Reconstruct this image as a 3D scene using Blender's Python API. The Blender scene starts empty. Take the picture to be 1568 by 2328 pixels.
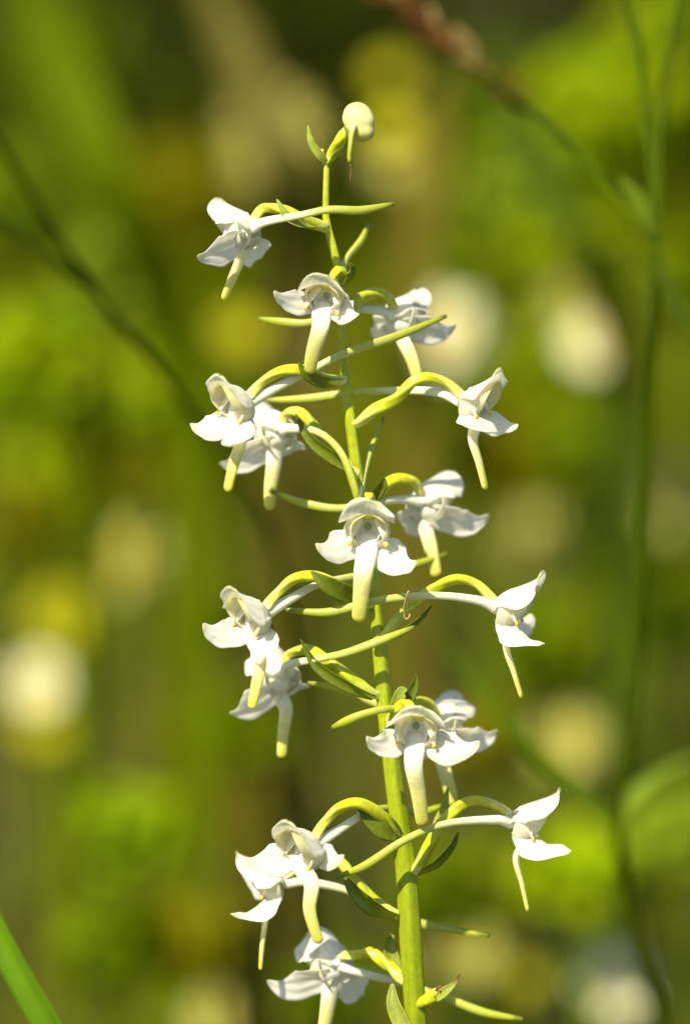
import bpy, math, random
import numpy as np
from mathutils import Vector

random.seed(7); rng = np.random.default_rng(7)
scene = bpy.context.scene
COL = scene.collection
rad = math.radians

# ------------------------------------------------------------------ camera
S = 0.133 / 1568.0            # metres per photo pixel (photo read at 1568 x 2328) in the plane of the orchid stem
D = 0.70                      # camera to orchid
PITCH = rad(9.0)
C0 = np.array([0.0, 0.0, 0.37])
FW = np.array([0.0, math.cos(PITCH), -math.sin(PITCH)])
UP = np.array([0.0, math.sin(PITCH), math.cos(PITCH)])
RT = np.array([1.0, 0.0, 0.0])
CAM = C0 - FW * D
cd = bpy.data.cameras.new('camera'); cam = bpy.data.objects.new('camera', cd); COL.objects.link(cam)
cam.location = CAM; cam.rotation_euler = (rad(90) - PITCH, 0, 0)
cd.sensor_fit = 'VERTICAL'; cd.sensor_height = 36.0; cd.sensor_width = 24.2
cd.lens = 36.0 * D / (2328 * S)
cd.clip_start = 0.02; cd.clip_end = 500
cd.dof.use_dof = True; cd.dof.focus_distance = D - 0.006
cd.dof.aperture_fstop = cd.lens / 24.0        # a 24 mm wide aperture
cd.dof.aperture_blades = 0
scene.camera = cam

# ------------------------------------------------------------------ light
SUN_EL, SUN_AZ = 48.0, -34.0   # azimuth: 0 = from behind the camera, negative = from the left
sd = np.array([math.sin(rad(SUN_AZ)) * math.cos(rad(SUN_EL)), -math.cos(rad(SUN_AZ)) * math.cos(rad(SUN_EL)), math.sin(rad(SUN_EL))])
ld = bpy.data.lights.new('sun', 'SUN'); lo = bpy.data.objects.new('sun', ld); COL.objects.link(lo)
ld.energy = 4.4; ld.angle = rad(0.5); ld.color = (1.0, 0.92, 0.68)
lo.rotation_euler = Vector(sd).to_track_quat('Z', 'Y').to_euler()
w = bpy.data.worlds.new('World'); scene.world = w; w.use_nodes = True
wn = w.node_tree.nodes; wl = w.node_tree.links
sky = wn.new('ShaderNodeTexSky'); sky.sky_type = 'NISHITA'; sky.sun_disc = False
sky.sun_elevation = rad(SUN_EL); sky.sun_rotation = math.atan2(sd[0], sd[1])
wl.new(sky.outputs[0], wn['Background'].inputs[0]); wn['Background'].inputs[1].default_value = 0.075
vs = scene.view_settings
vs.view_transform = 'Standard'; vs.look = 'None'; vs.exposure = 1.05; vs.gamma = 1.0; vs.use_curve_mapping = False
scene.render.engine = 'CYCLES'
cy = scene.cycles
cy.use_denoising = True
cy.max_bounces = 8; cy.transmission_bounces = 4; cy.diffuse_bounces = 4; cy.glossy_bounces = 2
cy.sample_clamp_indirect = 6.0

# ------------------------------------------------------------------ helpers
ZF = 2.2      # depth scale of the spike: front and back flowers stand as far from the stem as the side ones
def P(x, y, z=0.0):
    """photo pixel (1568 wide) + pixels of depth towards the viewer -> world point"""
    d = FW * D + RT * ((x - 784) * S) + UP * ((1164 - y) * S)
    return CAM + d * ((D - z * ZF * S) / D)
def PB(x, y, dist):
    """photo pixel at a distance from the camera along its axis"""
    d = FW * D + RT * ((x - 784) * S) + UP * ((1164 - y) * S)
    return CAM + d * (dist / D)

ORIGIN = {}; VEINED = []
def link_mesh(name, V, F, mat, parent=None, origin=None, t=None, smooth=True, col=None, uv=None):
    V = np.asarray(V, float)
    if origin is None: origin = V.mean(0) if parent is None else ORIGIN[parent.name]
    me = bpy.data.meshes.new(name)
    me.from_pydata((V - origin).tolist(), [], [tuple(int(i) for i in f) for f in F]); me.update()
    if smooth: me.polygons.foreach_set('use_smooth', [True] * len(me.polygons))
    if t is not None:
        a = me.attributes.new('t', 'FLOAT', 'POINT'); a.data.foreach_set('value', np.asarray(t, np.float32))
    if len(V) in LAT and mat in VEINED:
        a = me.attributes.new('lat', 'FLOAT', 'POINT'); a.data.foreach_set('value', LAT[len(V)].astype(np.float32))
    if col is not None:
        a = me.attributes.new('tint', 'FLOAT_COLOR', 'POINT')
        c = np.ones((len(V), 4), np.float32); c[:, :3] = col; a.data.foreach_set('color', c.ravel())
    if mat: me.materials.append(mat)
    o = bpy.data.objects.new(name, me); COL.objects.link(o)
    place(o, origin, parent)
    return o
def place(o, origin, parent=None):
    ORIGIN[o.name] = np.asarray(origin, float)
    if parent is not None:
        o.parent = parent; o.location = ORIGIN[o.name] - ORIGIN[parent.name]
    else:
        o.location = ORIGIN[o.name]
def tag(o, label, cat, group=None):
    o['label'] = label; o['category'] = cat
    if group: o['group'] = group
    return o
def thing(name, loc, label, cat, group=None):
    o = bpy.data.objects.new(name, None); COL.objects.link(o); o.empty_display_size = 0.02
    place(o, loc); return tag(o, label, cat, group)

def crom(K, n, u=None):
    """Catmull-Rom through rows of K -> n rows"""
    K = np.asarray(K, float); m = len(K)
    if m == 2: 
        u = (np.linspace(0, 1, n) if u is None else u)[:, None]; return K[0] * (1 - u) + K[1] * u
    seg = np.concatenate([[0], np.cumsum(np.maximum(np.linalg.norm(np.diff(K[:, :3], axis=0), axis=1), 1e-9))]); seg /= seg[-1]
    out = np.zeros((n, K.shape[1])); u = np.linspace(0, 1, n) if u is None else u
    Mt = np.zeros_like(K)
    for i in range(m):
        a, b = max(i - 1, 0), min(i + 1, m - 1)
        Mt[i] = (K[b] - K[a]) / (seg[b] - seg[a])
    for j, v in enumerate(u):
        i = min(max(np.searchsorted(seg, v) - 1, 0), m - 2); h = seg[i + 1] - seg[i]; s = (v - seg[i]) / h
        out[j] = (2*s**3-3*s**2+1)*K[i] + (s**3-2*s**2+s)*h*Mt[i] + (-2*s**3+3*s**2)*K[i+1] + (s**3-s**2)*h*Mt[i+1]
    return out
def nrm(a): return a / np.maximum(np.linalg.norm(a, axis=-1, keepdims=True), 1e-12)

def tube(pts, radii, n=28, sides=12, flat=1.0, hint=None, ridge=0.0, nr=5, twist=0.0, cap0=True, cap1=True, pinch=0.0):
    """pts world points, radii metres; flat = thickness across / width (width along the hint axis)"""
    K = np.concatenate([np.asarray(pts, float), np.asarray(radii, float)[:, None]], 1)
    ul = np.linspace(0, 1, n); ul = .45 * ul + .55 * (.5 - .5 * np.cos(math.pi * ul))
    Q = crom(K, n, ul); C, R = Q[:, :3], np.maximum(Q[:, 3], 1e-5)
    T = nrm(np.gradient(C, axis=0))
    h = np.array(hint if hint is not None else (0.3, -0.8, 0.5), float)
    A = np.zeros_like(C)
    a = h - T[0] * (h @ T[0])
    if np.linalg.norm(a) < 1e-6: a = np.cross(T[0], [1, 0.3, 0.1])
    for i in range(n):
        a = nrm(a - T[i] * (a @ T[i])); A[i] = a
    B = np.cross(T, A)
    L = np.concatenate([[0], np.cumsum(np.linalg.norm(np.diff(C, axis=0), axis=1))]); tt = L / L[-1]
    rr = R.copy()
    if cap1:
        e = (L[-1] - L) / R[-1]; k = e < 1; rr[k] *= np.sqrt(np.maximum(1 - (1 - e[k])**2, 0.0)) * .97 + .03
    if cap0:
        e = L / R[0]; k = e < 1; rr[k] *= np.sqrt(np.maximum(1 - (1 - e[k])**2, 0.0)) * .97 + .03
    ph = np.arange(sides) * 2 * math.pi / sides
    V = []; 
    for i in range(n):
        q = ph + twist * tt[i]
        m = 1 + ridge * np.cos(nr * ph)
        if pinch: m = m * (1 - pinch * np.clip(np.cos(ph - math.pi / 2), 0, 1)**4)
        V.append(C[i] + (np.cos(q) * m * rr[i])[:, None] * A[i] + (np.sin(q) * m * rr[i] * flat)[:, None] * B[i])
    V = np.concatenate(V); F = []
    for i in range(n - 1):
        for j in range(sides):
            j2 = (j + 1) % sides
            F.append((i*sides + j, i*sides + j2, (i+1)*sides + j2, (i+1)*sides + j))
    V = np.concatenate([V, [C[0]], [C[-1]]]); a0 = n * sides
    for j in range(sides):
        F.append((a0, (j + 1) % sides, j)); F.append((a0 + 1, (n-1)*sides + j, (n-1)*sides + (j + 1) % sides))
    t = np.concatenate([np.repeat(tt, sides), [0, 1]])
    return V, F, t

def dense_tube(pts, radii, **k):
    """tube with extra rings near its end so that the cap is round"""
    return tube(pts, radii, **k)

LAT = {}
def patch(pts, wl, wr, normal, nu=20, nv=13, cup=0.0, thick=0.00022, rnd=0.72, rnd0=0.0, ripple=0.0, seed=0, edge=0.0, sq=2.0, arc=0.0, wavy=0.0):
    """a petal: centre line of world points, left and right half widths (m), a normal hint (vector, or one per point)"""
    pts = np.asarray(pts, float)
    N = np.asarray(normal, float)
    if N.ndim == 1: N = np.repeat(N[None], len(pts), 0)
    K = np.concatenate([pts, np.asarray(wl, float)[:, None], np.asarray(wr, float)[:, None], N], 1)
    ul = np.linspace(0, 1, nu); ul = .5 * ul + .5 * (1 - (1 - ul)**2.2)
    Q = crom(K, nu, ul); C = Q[:, :3]; WL, WR = np.maximum(Q[:, 3], 0), np.maximum(Q[:, 4], 0)
    T = nrm(np.gradient(C, ul, axis=0)); NN = nrm(Q[:, 5:8] - T * np.sum(Q[:, 5:8] * T, 1, keepdims=True))
    Bd = np.cross(T, NN)
    u = ul
    k = u > rnd; f = np.ones(nu); f[k] = np.maximum(1 - ((u[k] - rnd) / (1 - rnd))**sq, 0)**(1 / sq) * .985 + .015
    if rnd0 > 0:
        k = u < rnd0; f[k] *= np.sqrt(np.maximum(1 - (1 - u[k] / rnd0)**2, 0)) * .98 + .02
    s = np.linspace(-1, 1, nv)
    r_ = np.random.default_rng(seed); p1, p2, p3 = r_.uniform(0, 6.28, 3)
    top = []; bot = []
    for i in range(nu):
        wav = 1 + wavy * np.where(s < 0, np.sin(13 * u[i] + p1) + .6 * np.sin(29 * u[i] + p3), np.sin(11 * u[i] + p2) + .6 * np.sin(25 * u[i] + p1))
        wdt = np.where(s < 0, WR[i], WL[i]) * f[i] * wav
        off = -cup * s**2 * 0.5 * (WL[i] + WR[i]) * f[i]
        rp = ripple * (.25 + .75 * f[i]) * (1 - .75 * u[i]**2) * (np.sin(5.2 * u[i] + 2.3 * s + p1) * .5 + np.abs(s)**1.5 * np.sin(11 * u[i] + 3 * np.sign(s) + p2) * .7 + .35 * np.sin(9 * s + 4 * u[i] + p3))
        off = off + rp + edge * np.abs(s)**4
        if arc: off = off - (s * wdt)**2 / arc * .5
        p = C[i] + (s * wdt)[:, None] * Bd[i] + off[:, None] * NN[i]
        th = thick * (0.25 + 0.75 * np.sqrt(np.maximum(1 - s**2, 0))) * (0.3 + 0.7 * f[i]) * .5
        top.append(p + th[:, None] * NN[i]); bot.append(p - th[:, None] * NN[i])
    V = np.concatenate(top + bot); n0 = nu * nv; F = []
    for i in range(nu - 1):
        for j in range(nv - 1):
            a, b, c, d = i*nv + j, i*nv + j + 1, (i+1)*nv + j + 1, (i+1)*nv + j
            F.append((a, b, c, d)); F.append((d + n0, c + n0, b + n0, a + n0))
    rim = [(0*nv + j) for j in range(nv)] + [i*nv + nv - 1 for i in range(1, nu)] + [(nu-1)*nv + j for j in range(nv - 2, -1, -1)] + [i*nv for i in range(nu - 2, 0, -1)]
    for a, b in zip(rim, rim[1:] + rim[:1]): F.append((b, a, a + n0, b + n0))
    t = np.tile(np.repeat(u, nv), 2); LAT[len(V)] = np.tile(np.tile(s, nu), 2)
    return V, F, t

def blob(c, ax, n=10, m=14):
    """ellipsoid; ax = three axis vectors"""
    ax = np.asarray(ax, float); V = []; F = []
    for i in range(n + 1):
        th = math.pi * i / n
        for j in range(m):
            ph = 2 * math.pi * j / m
            V.append(c + ax[0] * math.sin(th) * math.cos(ph) + ax[1] * math.sin(th) * math.sin(ph) + ax[2] * math.cos(th))
    for i in range(n):
        for j in range(m):
            j2 = (j + 1) % m; F.append((i*m + j, (i+1)*m + j, (i+1)*m + j2, i*m + j2))
    return np.array(V), F, np.repeat(np.linspace(0, 1, n + 1), m)
def merge(*parts):
    V = []; F = []; t = []; k = 0
    for v, f, tt in parts:
        V.append(v); F += [tuple(i + k for i in g) for g in f]; t.append(tt); k += len(v)
    return np.concatenate(V), F, np.concatenate(t)

# ------------------------------------------------------------------ materials
def new_mat(name):
    m = bpy.data.materials.new(name); m.use_nodes = True
    nt = m.node_tree; nt.nodes.clear(); return m, nt, nt.nodes, nt.links
def ramp_mat(name, stops, rough=0.45, trans=0.0, tcol=None, sss=0.0, sssr=(1, .8, .4), scale=0.001, bump=0.0, bscale=2500.0, spot=0.0, spec=0.4, veins=0.0, streak=0.0):
    m, nt, N, L = new_mat(name)
    out = N.new('ShaderNodeOutputMaterial'); b = N.new('ShaderNodeBsdfPrincipled')
    at = N.new('ShaderNodeAttribute'); at.attribute_name = 't'
    r = N.new('ShaderNodeValToRGB'); cr = r.color_ramp
    while len(cr.elements) < len(stops): cr.elements.new(0.5)
    for e, (p, c) in zip(cr.elements, stops): e.position = p; e.color = (*c, 1)
    geo = N.new('ShaderNodeTexCoord'); no = N.new('ShaderNodeTexNoise'); no.inputs['Scale'].default_value = 320; no.inputs['Detail'].default_value = 3
    L.new(geo.outputs['Object'], no.inputs['Vector'])
    oi = N.new('ShaderNodeObjectInfo')
    # pigment wanders a little along and across
    ad = N.new('ShaderNodeMath'); ad.operation = 'MULTIPLY_ADD'; ad.inputs[1].default_value = 0.10; 
    L.new(no.outputs[0], ad.inputs[0]); 
    sb = N.new('ShaderNodeMath'); sb.operation = 'SUBTRACT'; L.new(at.outputs['Fac'], sb.inputs[0]); sb.inputs[1].default_value = 0.05
    L.new(sb.outputs[0], ad.inputs[2]); L.new(ad.outputs[0], r.inputs[0])
    hs = N.new('ShaderNodeHueSaturation'); L.new(r.outputs[0], hs.inputs['Color'])
    mr = N.new('ShaderNodeMapRange'); mr.inputs[3].default_value = 0.90; mr.inputs[4].default_value = 1.08; L.new(oi.outputs['Random'], mr.inputs[0])
    no2 = N.new('ShaderNodeTexNoise'); no2.inputs['Scale'].default_value = 900; no2.inputs['Detail'].default_value = 4; L.new(geo.outputs['Object'], no2.inputs['Vector'])
    mr2 = N.new('ShaderNodeMapRange'); mr2.inputs[1].default_value = .3; mr2.inputs[2].default_value = .7; mr2.inputs[3].default_value = 1 - spot; mr2.inputs[4].default_value = 1 + spot * .6; L.new(no2.outputs[0], mr2.inputs[0])
    mm = N.new('ShaderNodeMath'); mm.operation = 'MULTIPLY'; L.new(mr.outputs[0], mm.inputs[0]); L.new(mr2.outputs[0], mm.inputs[1]); L.new(mm.outputs[0], hs.inputs['Value'])
    col = hs.outputs[0]
    L.new(col, b.inputs['Base Color']); b.inputs['Roughness'].default_value = rough; b.inputs['Specular IOR Level'].default_value = spec
    if sss > 0:
        b.inputs['Subsurface Weight'].default_value = sss; b.inputs['Subsurface Radius'].default_value = sssr; b.inputs['Subsurface Scale'].default_value = scale
    if bump > 0:
        vo = N.new('ShaderNodeTexVoronoi'); vo.inputs['Scale'].default_value = bscale; L.new(geo.outputs['Object'], vo.inputs['Vector'])
        bp = N.new('ShaderNodeBump'); bp.inputs['Strength'].default_value = bump; bp.inputs['Distance'].default_value = 0.0002
        L.new(vo.outputs['Distance'], bp.inputs['Height']); L.new(bp.outputs[0], b.inputs['Normal'])
    if veins > 0:
        VEINED.append(m)
        la = N.new('ShaderNodeAttribute'); la.attribute_name = 'lat'
        # fan of fine veins: lateral position plus a little wander
        v1 = N.new('ShaderNodeMath'); v1.operation = 'MULTIPLY_ADD'; L.new(no.outputs[0], v1.inputs[0]); v1.inputs[1].default_value = .22; L.new(la.outputs['Fac'], v1.inputs[2])
        v2 = N.new('ShaderNodeMath'); v2.operation = 'MULTIPLY'; L.new(v1.outputs[0], v2.inputs[0]); v2.inputs[1].default_value = 24
        v3 = N.new('ShaderNodeMath'); v3.operation = 'SINE'; L.new(v2.outputs[0], v3.inputs[0])
        v4 = N.new('ShaderNodeMapRange'); v4.inputs[1].default_value = .55; v4.inputs[2].default_value = 1; v4.inputs[3].default_value = 1; v4.inputs[4].default_value = 1 - veins; L.new(v3.outputs[0], v4.inputs[0])
        v5 = N.new('ShaderNodeMath'); v5.operation = 'MULTIPLY'; L.new(mm.outputs[0], v5.inputs[0]); L.new(v4.outputs[0], v5.inputs[1]); L.new(v5.outputs[0], hs.inputs['Value'])
        b2 = N.new('ShaderNodeBump'); b2.inputs['Strength'].default_value = .5; b2.inputs['Distance'].default_value = .00012; L.new(v4.outputs[0], b2.inputs['Height'])
        if bump > 0: L.new(bp.outputs[0], b2.inputs['Normal'])
        L.new(b2.outputs[0], b.inputs['Normal'])
    if streak > 0:
        mp = N.new('ShaderNodeMapping'); mp.inputs['Scale'].default_value = (1, 1, .05); L.new(geo.outputs['Object'], mp.inputs[0])
        n3 = N.new('ShaderNodeTexNoise'); n3.inputs['Scale'].default_value = 1500; n3.inputs['Detail'].default_value = 3; L.new(mp.outputs[0], n3.inputs['Vector'])
        m3 = N.new('ShaderNodeMapRange'); m3.inputs[1].default_value = .35; m3.inputs[2].default_value = .65; m3.inputs[3].default_value = 1 - streak; m3.inputs[4].default_value = 1 + streak * .5; L.new(n3.outputs[0], m3.inputs[0])
        m4 = N.new('ShaderNodeMath'); m4.operation = 'MULTIPLY'; L.new(mm.outputs[0], m4.inputs[0]); L.new(m3.outputs[0], m4.inputs[1]); L.new(m4.outputs[0], hs.inputs['Value'])
    if trans > 0:
        tr = N.new('ShaderNodeBsdfTranslucent'); mx = N.new('ShaderNodeMixShader'); mx.inputs[0].default_value = trans
        if tcol: 
            mc = N.new('ShaderNodeMix'); mc.data_type = 'RGBA'; mc.blend_type = 'MULTIPLY'; mc.inputs[0].default_value = 1
            L.new(col, mc.inputs[6]); mc.inputs[7].default_value = (*tcol, 1); L.new(mc.outputs[2], tr.inputs[0])
        else: L.new(col, tr.inputs[0])
        L.new(b.outputs[0], mx.inputs[1]); L.new(tr.outputs[0], mx.inputs[2]); L.new(mx.outputs[0], out.inputs[0])
    else: L.new(b.outputs[0], out.inputs[0])
    return m
WHITE = (0.93, 0.92, 0.88)
M_sepal = ramp_mat('white_petal', [(0, (.80, .82, .70)), (.2, WHITE), (.86, WHITE), (1, (.80, .80, .56))], rough=.5, trans=.60, tcol=(1.06, 1.05, .98), bump=.30, bscale=3400, spot=.05, spec=.3, veins=.12)
M_petal = ramp_mat('cream_petal', [(0, (.88, .87, .78)), (.5, (.86, .84, .66)), (1, (.78, .77, .38))], rough=.45, veins=.08, trans=.6, bump=.2, spot=.05)
M_lip = ramp_mat('lip', [(0, (.76, .75, .69)), (.28, (.76, .75, .64)), (.55, (.68, .66, .28)), (1, (.50, .50, .05))], rough=.48, sss=.45, scale=.0010, bump=.35, bscale=3200, spot=.08)
M_spur = ramp_mat('spur', [(0, (.76, .77, .68)), (.26, (.66, .69, .46)), (.5, (.42, .46, .09)), (.93, (.30, .34, .015)), (1, (.06, .08, .006))], rough=.42, sss=.35, scale=.001, bump=.05, spot=.08)
M_ovary = ramp_mat('ovary', [(0, (.62, .66, .20)), (.25, (.42, .47, .016)), (.7, (.46, .48, .012)), (.93, (.64, .62, .14)), (1, (.80, .78, .55))], rough=.34, sss=.3, sssr=(1, 1, .2), scale=.001, bump=.12, spot=.22, spec=.45)
M_stem = ramp_mat('stem', [(0, (.20, .26, .004)), (.5, (.31, .37, .005)), (1, (.44, .48, .018))], rough=.36, sss=.25, sssr=(1, 1, .2), scale=.0012, bump=.10, spot=.14, spec=.3, streak=.11)
M_bract = ramp_mat('bract', [(0, (.40, .43, .05)), (.4, (.20, .26, .015)), (1, (.13, .17, .010))], rough=.4, trans=.4, tcol=(1.5, 1.4, .5), bump=.15, bscale=1500, spot=.2)
M_bractpale = ramp_mat('pale_bract', [(0, (.50, .52, .12)), (.5, (.34, .40, .05)), (1, (.30, .36, .05))], rough=.4, trans=.4, tcol=(1.2, 1.2, .6), bump=.15, bscale=1500, spot=.2)
M_column = ramp_mat('column', [(0, (.84, .83, .74)), (.45, (.80, .80, .66)), (.8, (.66, .66, .18)), (1, (.58, .60, .05))], rough=.4, sss=.3, scale=.0008, spot=.06)
M_anther = ramp_mat('anther', [(0, (.72, .66, .42)), (.6, (.80, .76, .55)), (1, (.84, .80, .60))], rough=.4, sss=.25, scale=.0008, spot=.08)
M_viscid = ramp_mat('viscidium', [(0, (.78, .46, .03)), (1, (.76, .44, .03))], rough=.3)
M_mouth_shade = ramp_mat('spur_mouth_shade', [(0, (.34, .37, .22)), (1, (.36, .39, .24))], rough=.6)  # grey-green stands in for the shadow inside the spur opening
M_brown = ramp_mat('withered', [(0, (.20, .12, .03)), (.6, (.12, .06, .02)), (1, (.05, .03, .012))], rough=.7, bump=.6, bscale=1200, spot=.4)
M_fibre = ramp_mat('fibre', [(0, (.52, .34, .16)), (1, (.48, .30, .14))], rough=.5, trans=.2)
M_bud = ramp_mat('bud', [(0, (.50, .49, .17)), (.5, (.58, .55, .26)), (1, (.42, .43, .08))], rough=.42, sss=.5, scale=.0014, bump=.06, bscale=4000, spot=.04)

# ------------------------------------------------------------------ ground
def ground_mat():
    m, nt, N, L = new_mat('meadow_soil')
    out = N.new('ShaderNodeOutputMaterial'); b = N.new('ShaderNodeBsdfPrincipled'); b.inputs['Roughness'].default_value = .9
    tc = N.new('ShaderNodeTexCoord'); n1 = N.new('ShaderNodeTexNoise'); n1.inputs['Scale'].default_value = 14; n1.inputs['Detail'].default_value = 8
    r = N.new('ShaderNodeValToRGB'); cr = r.color_ramp
    cr.elements[0].position = .34; cr.elements[0].color = (.030, .023, .002, 1); cr.elements[1].position = .7; cr.elements[1].color = (.055, .08, .001, 1)
    e = cr.elements.new(.5); e.color = (.07, .055, .005, 1)
    L.new(tc.outputs['Object'], n1.inputs['Vector']); L.new(n1.outputs[0], r.inputs[0]); L.new(r.outputs[0], b.inputs['Base Color'])
    bp = N.new('ShaderNodeBump'); bp.inputs['Distance'].default_value = .02; L.new(n1.outputs[0], bp.inputs['Height']); L.new(bp.outputs[0], b.inputs['Normal'])
    L.new(b.outputs[0], out.inputs[0]); return m
def build_ground():
    # one sheet: fine near the plant, coarse to the horizon
    xs = np.concatenate([[-220, -80, -30, -12], np.linspace(-6, 6, 49), [12, 30, 80, 220]])
    ys = np.concatenate([[-220, -60, -15], np.linspace(-3, 12, 61), [20, 40, 90, 220]])
    V = [(x, y, 0.012 * math.sin(3.1 * x + 1.7 * y) + 0.010 * math.sin(5.3 * y - 2.1 * x) if abs(x) < 6.1 and -3.1 < y < 12.1 else 0) for y in ys for x in xs]
    n = len(xs); F = [(j*n + i, j*n + i + 1, (j+1)*n + i + 1, (j+1)*n + i) for j in range(len(ys) - 1) for i in range(n - 1)]
    o = link_mesh('ground', V, F, ground_mat(), origin=np.zeros(3)); o['kind'] = 'structure'
build_ground()

# ------------------------------------------------------------------ the orchid
base = P(955, 2328, 0); base = np.array([base[0] + .006, base[1] + .012, 0.0])
plant = thing('butterfly_orchid', base, 'tall orchid spike of white spurred flowers on a yellow-green stem, in sharp focus', 'orchid')

stem_px = [(743, 366, 7), (741, 440, 7.5), (742, 500, 9), (756, 560, 10.5), (768, 610, 10.5), (777, 740, 10.5), (785, 850, 12.5), (793, 925, 13.5),
           (803, 1010, 14.5), (819, 1120, 15), (840, 1290, 16), (856, 1410, 17.5), (866, 1510, 20), (874, 1600, 21), (888, 1720, 22.5), (905, 1850, 24), (922, 1975, 26), (931, 2100, 28), (939, 2230, 27), (946, 2328, 27)]
sp = [P(x, y) for x, y, r in stem_px]; sr = [r * S * .91 for x, y, r in stem_px]
low = sp[-1]
sp += [low * .62 + base * .38 + np.array([.002, .0, 0]), low * .25 + base * .75 + np.array([.001, 0, 0]), base - np.array([0, 0, .01])]
sr += [.0026, .0029, .0033]
V, F, t = tube(sp[::-1], sr[::-1], n=150, sides=30, ridge=.05, nr=5, twist=3.2)
link_mesh('stem', V, F, M_stem, plant, t=np.clip((V[:, 2] - .25) / .22, 0, 1))
stem_curve = crom(np.concatenate([np.array(sp[:20]), np.array(sr[:20])[:, None]], 1), 400)
def basal_leaf(side):
    d = np.array([side, -.35 * side, 0.])
    pts = [base + np.array([0, 0, .01]), base + d * .03 + np.array([0, 0, .045]), base + d * .08 + np.array([0, 0, .075]), base + d * .13 + np.array([0, 0, .07])]
    V, F, t = patch(pts, [.006, .02, .024, .006], [.006, .02, .024, .006], (-.4 * d[0], -.2, 1), cup=-.3, thick=.0006, ripple=.001)
    link_mesh('basal_leaf', V, F, M_bract, plant, t=t)
basal_leaf(1); basal_leaf(-1)

def L3(path): return [P(*p) for p in path]

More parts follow.
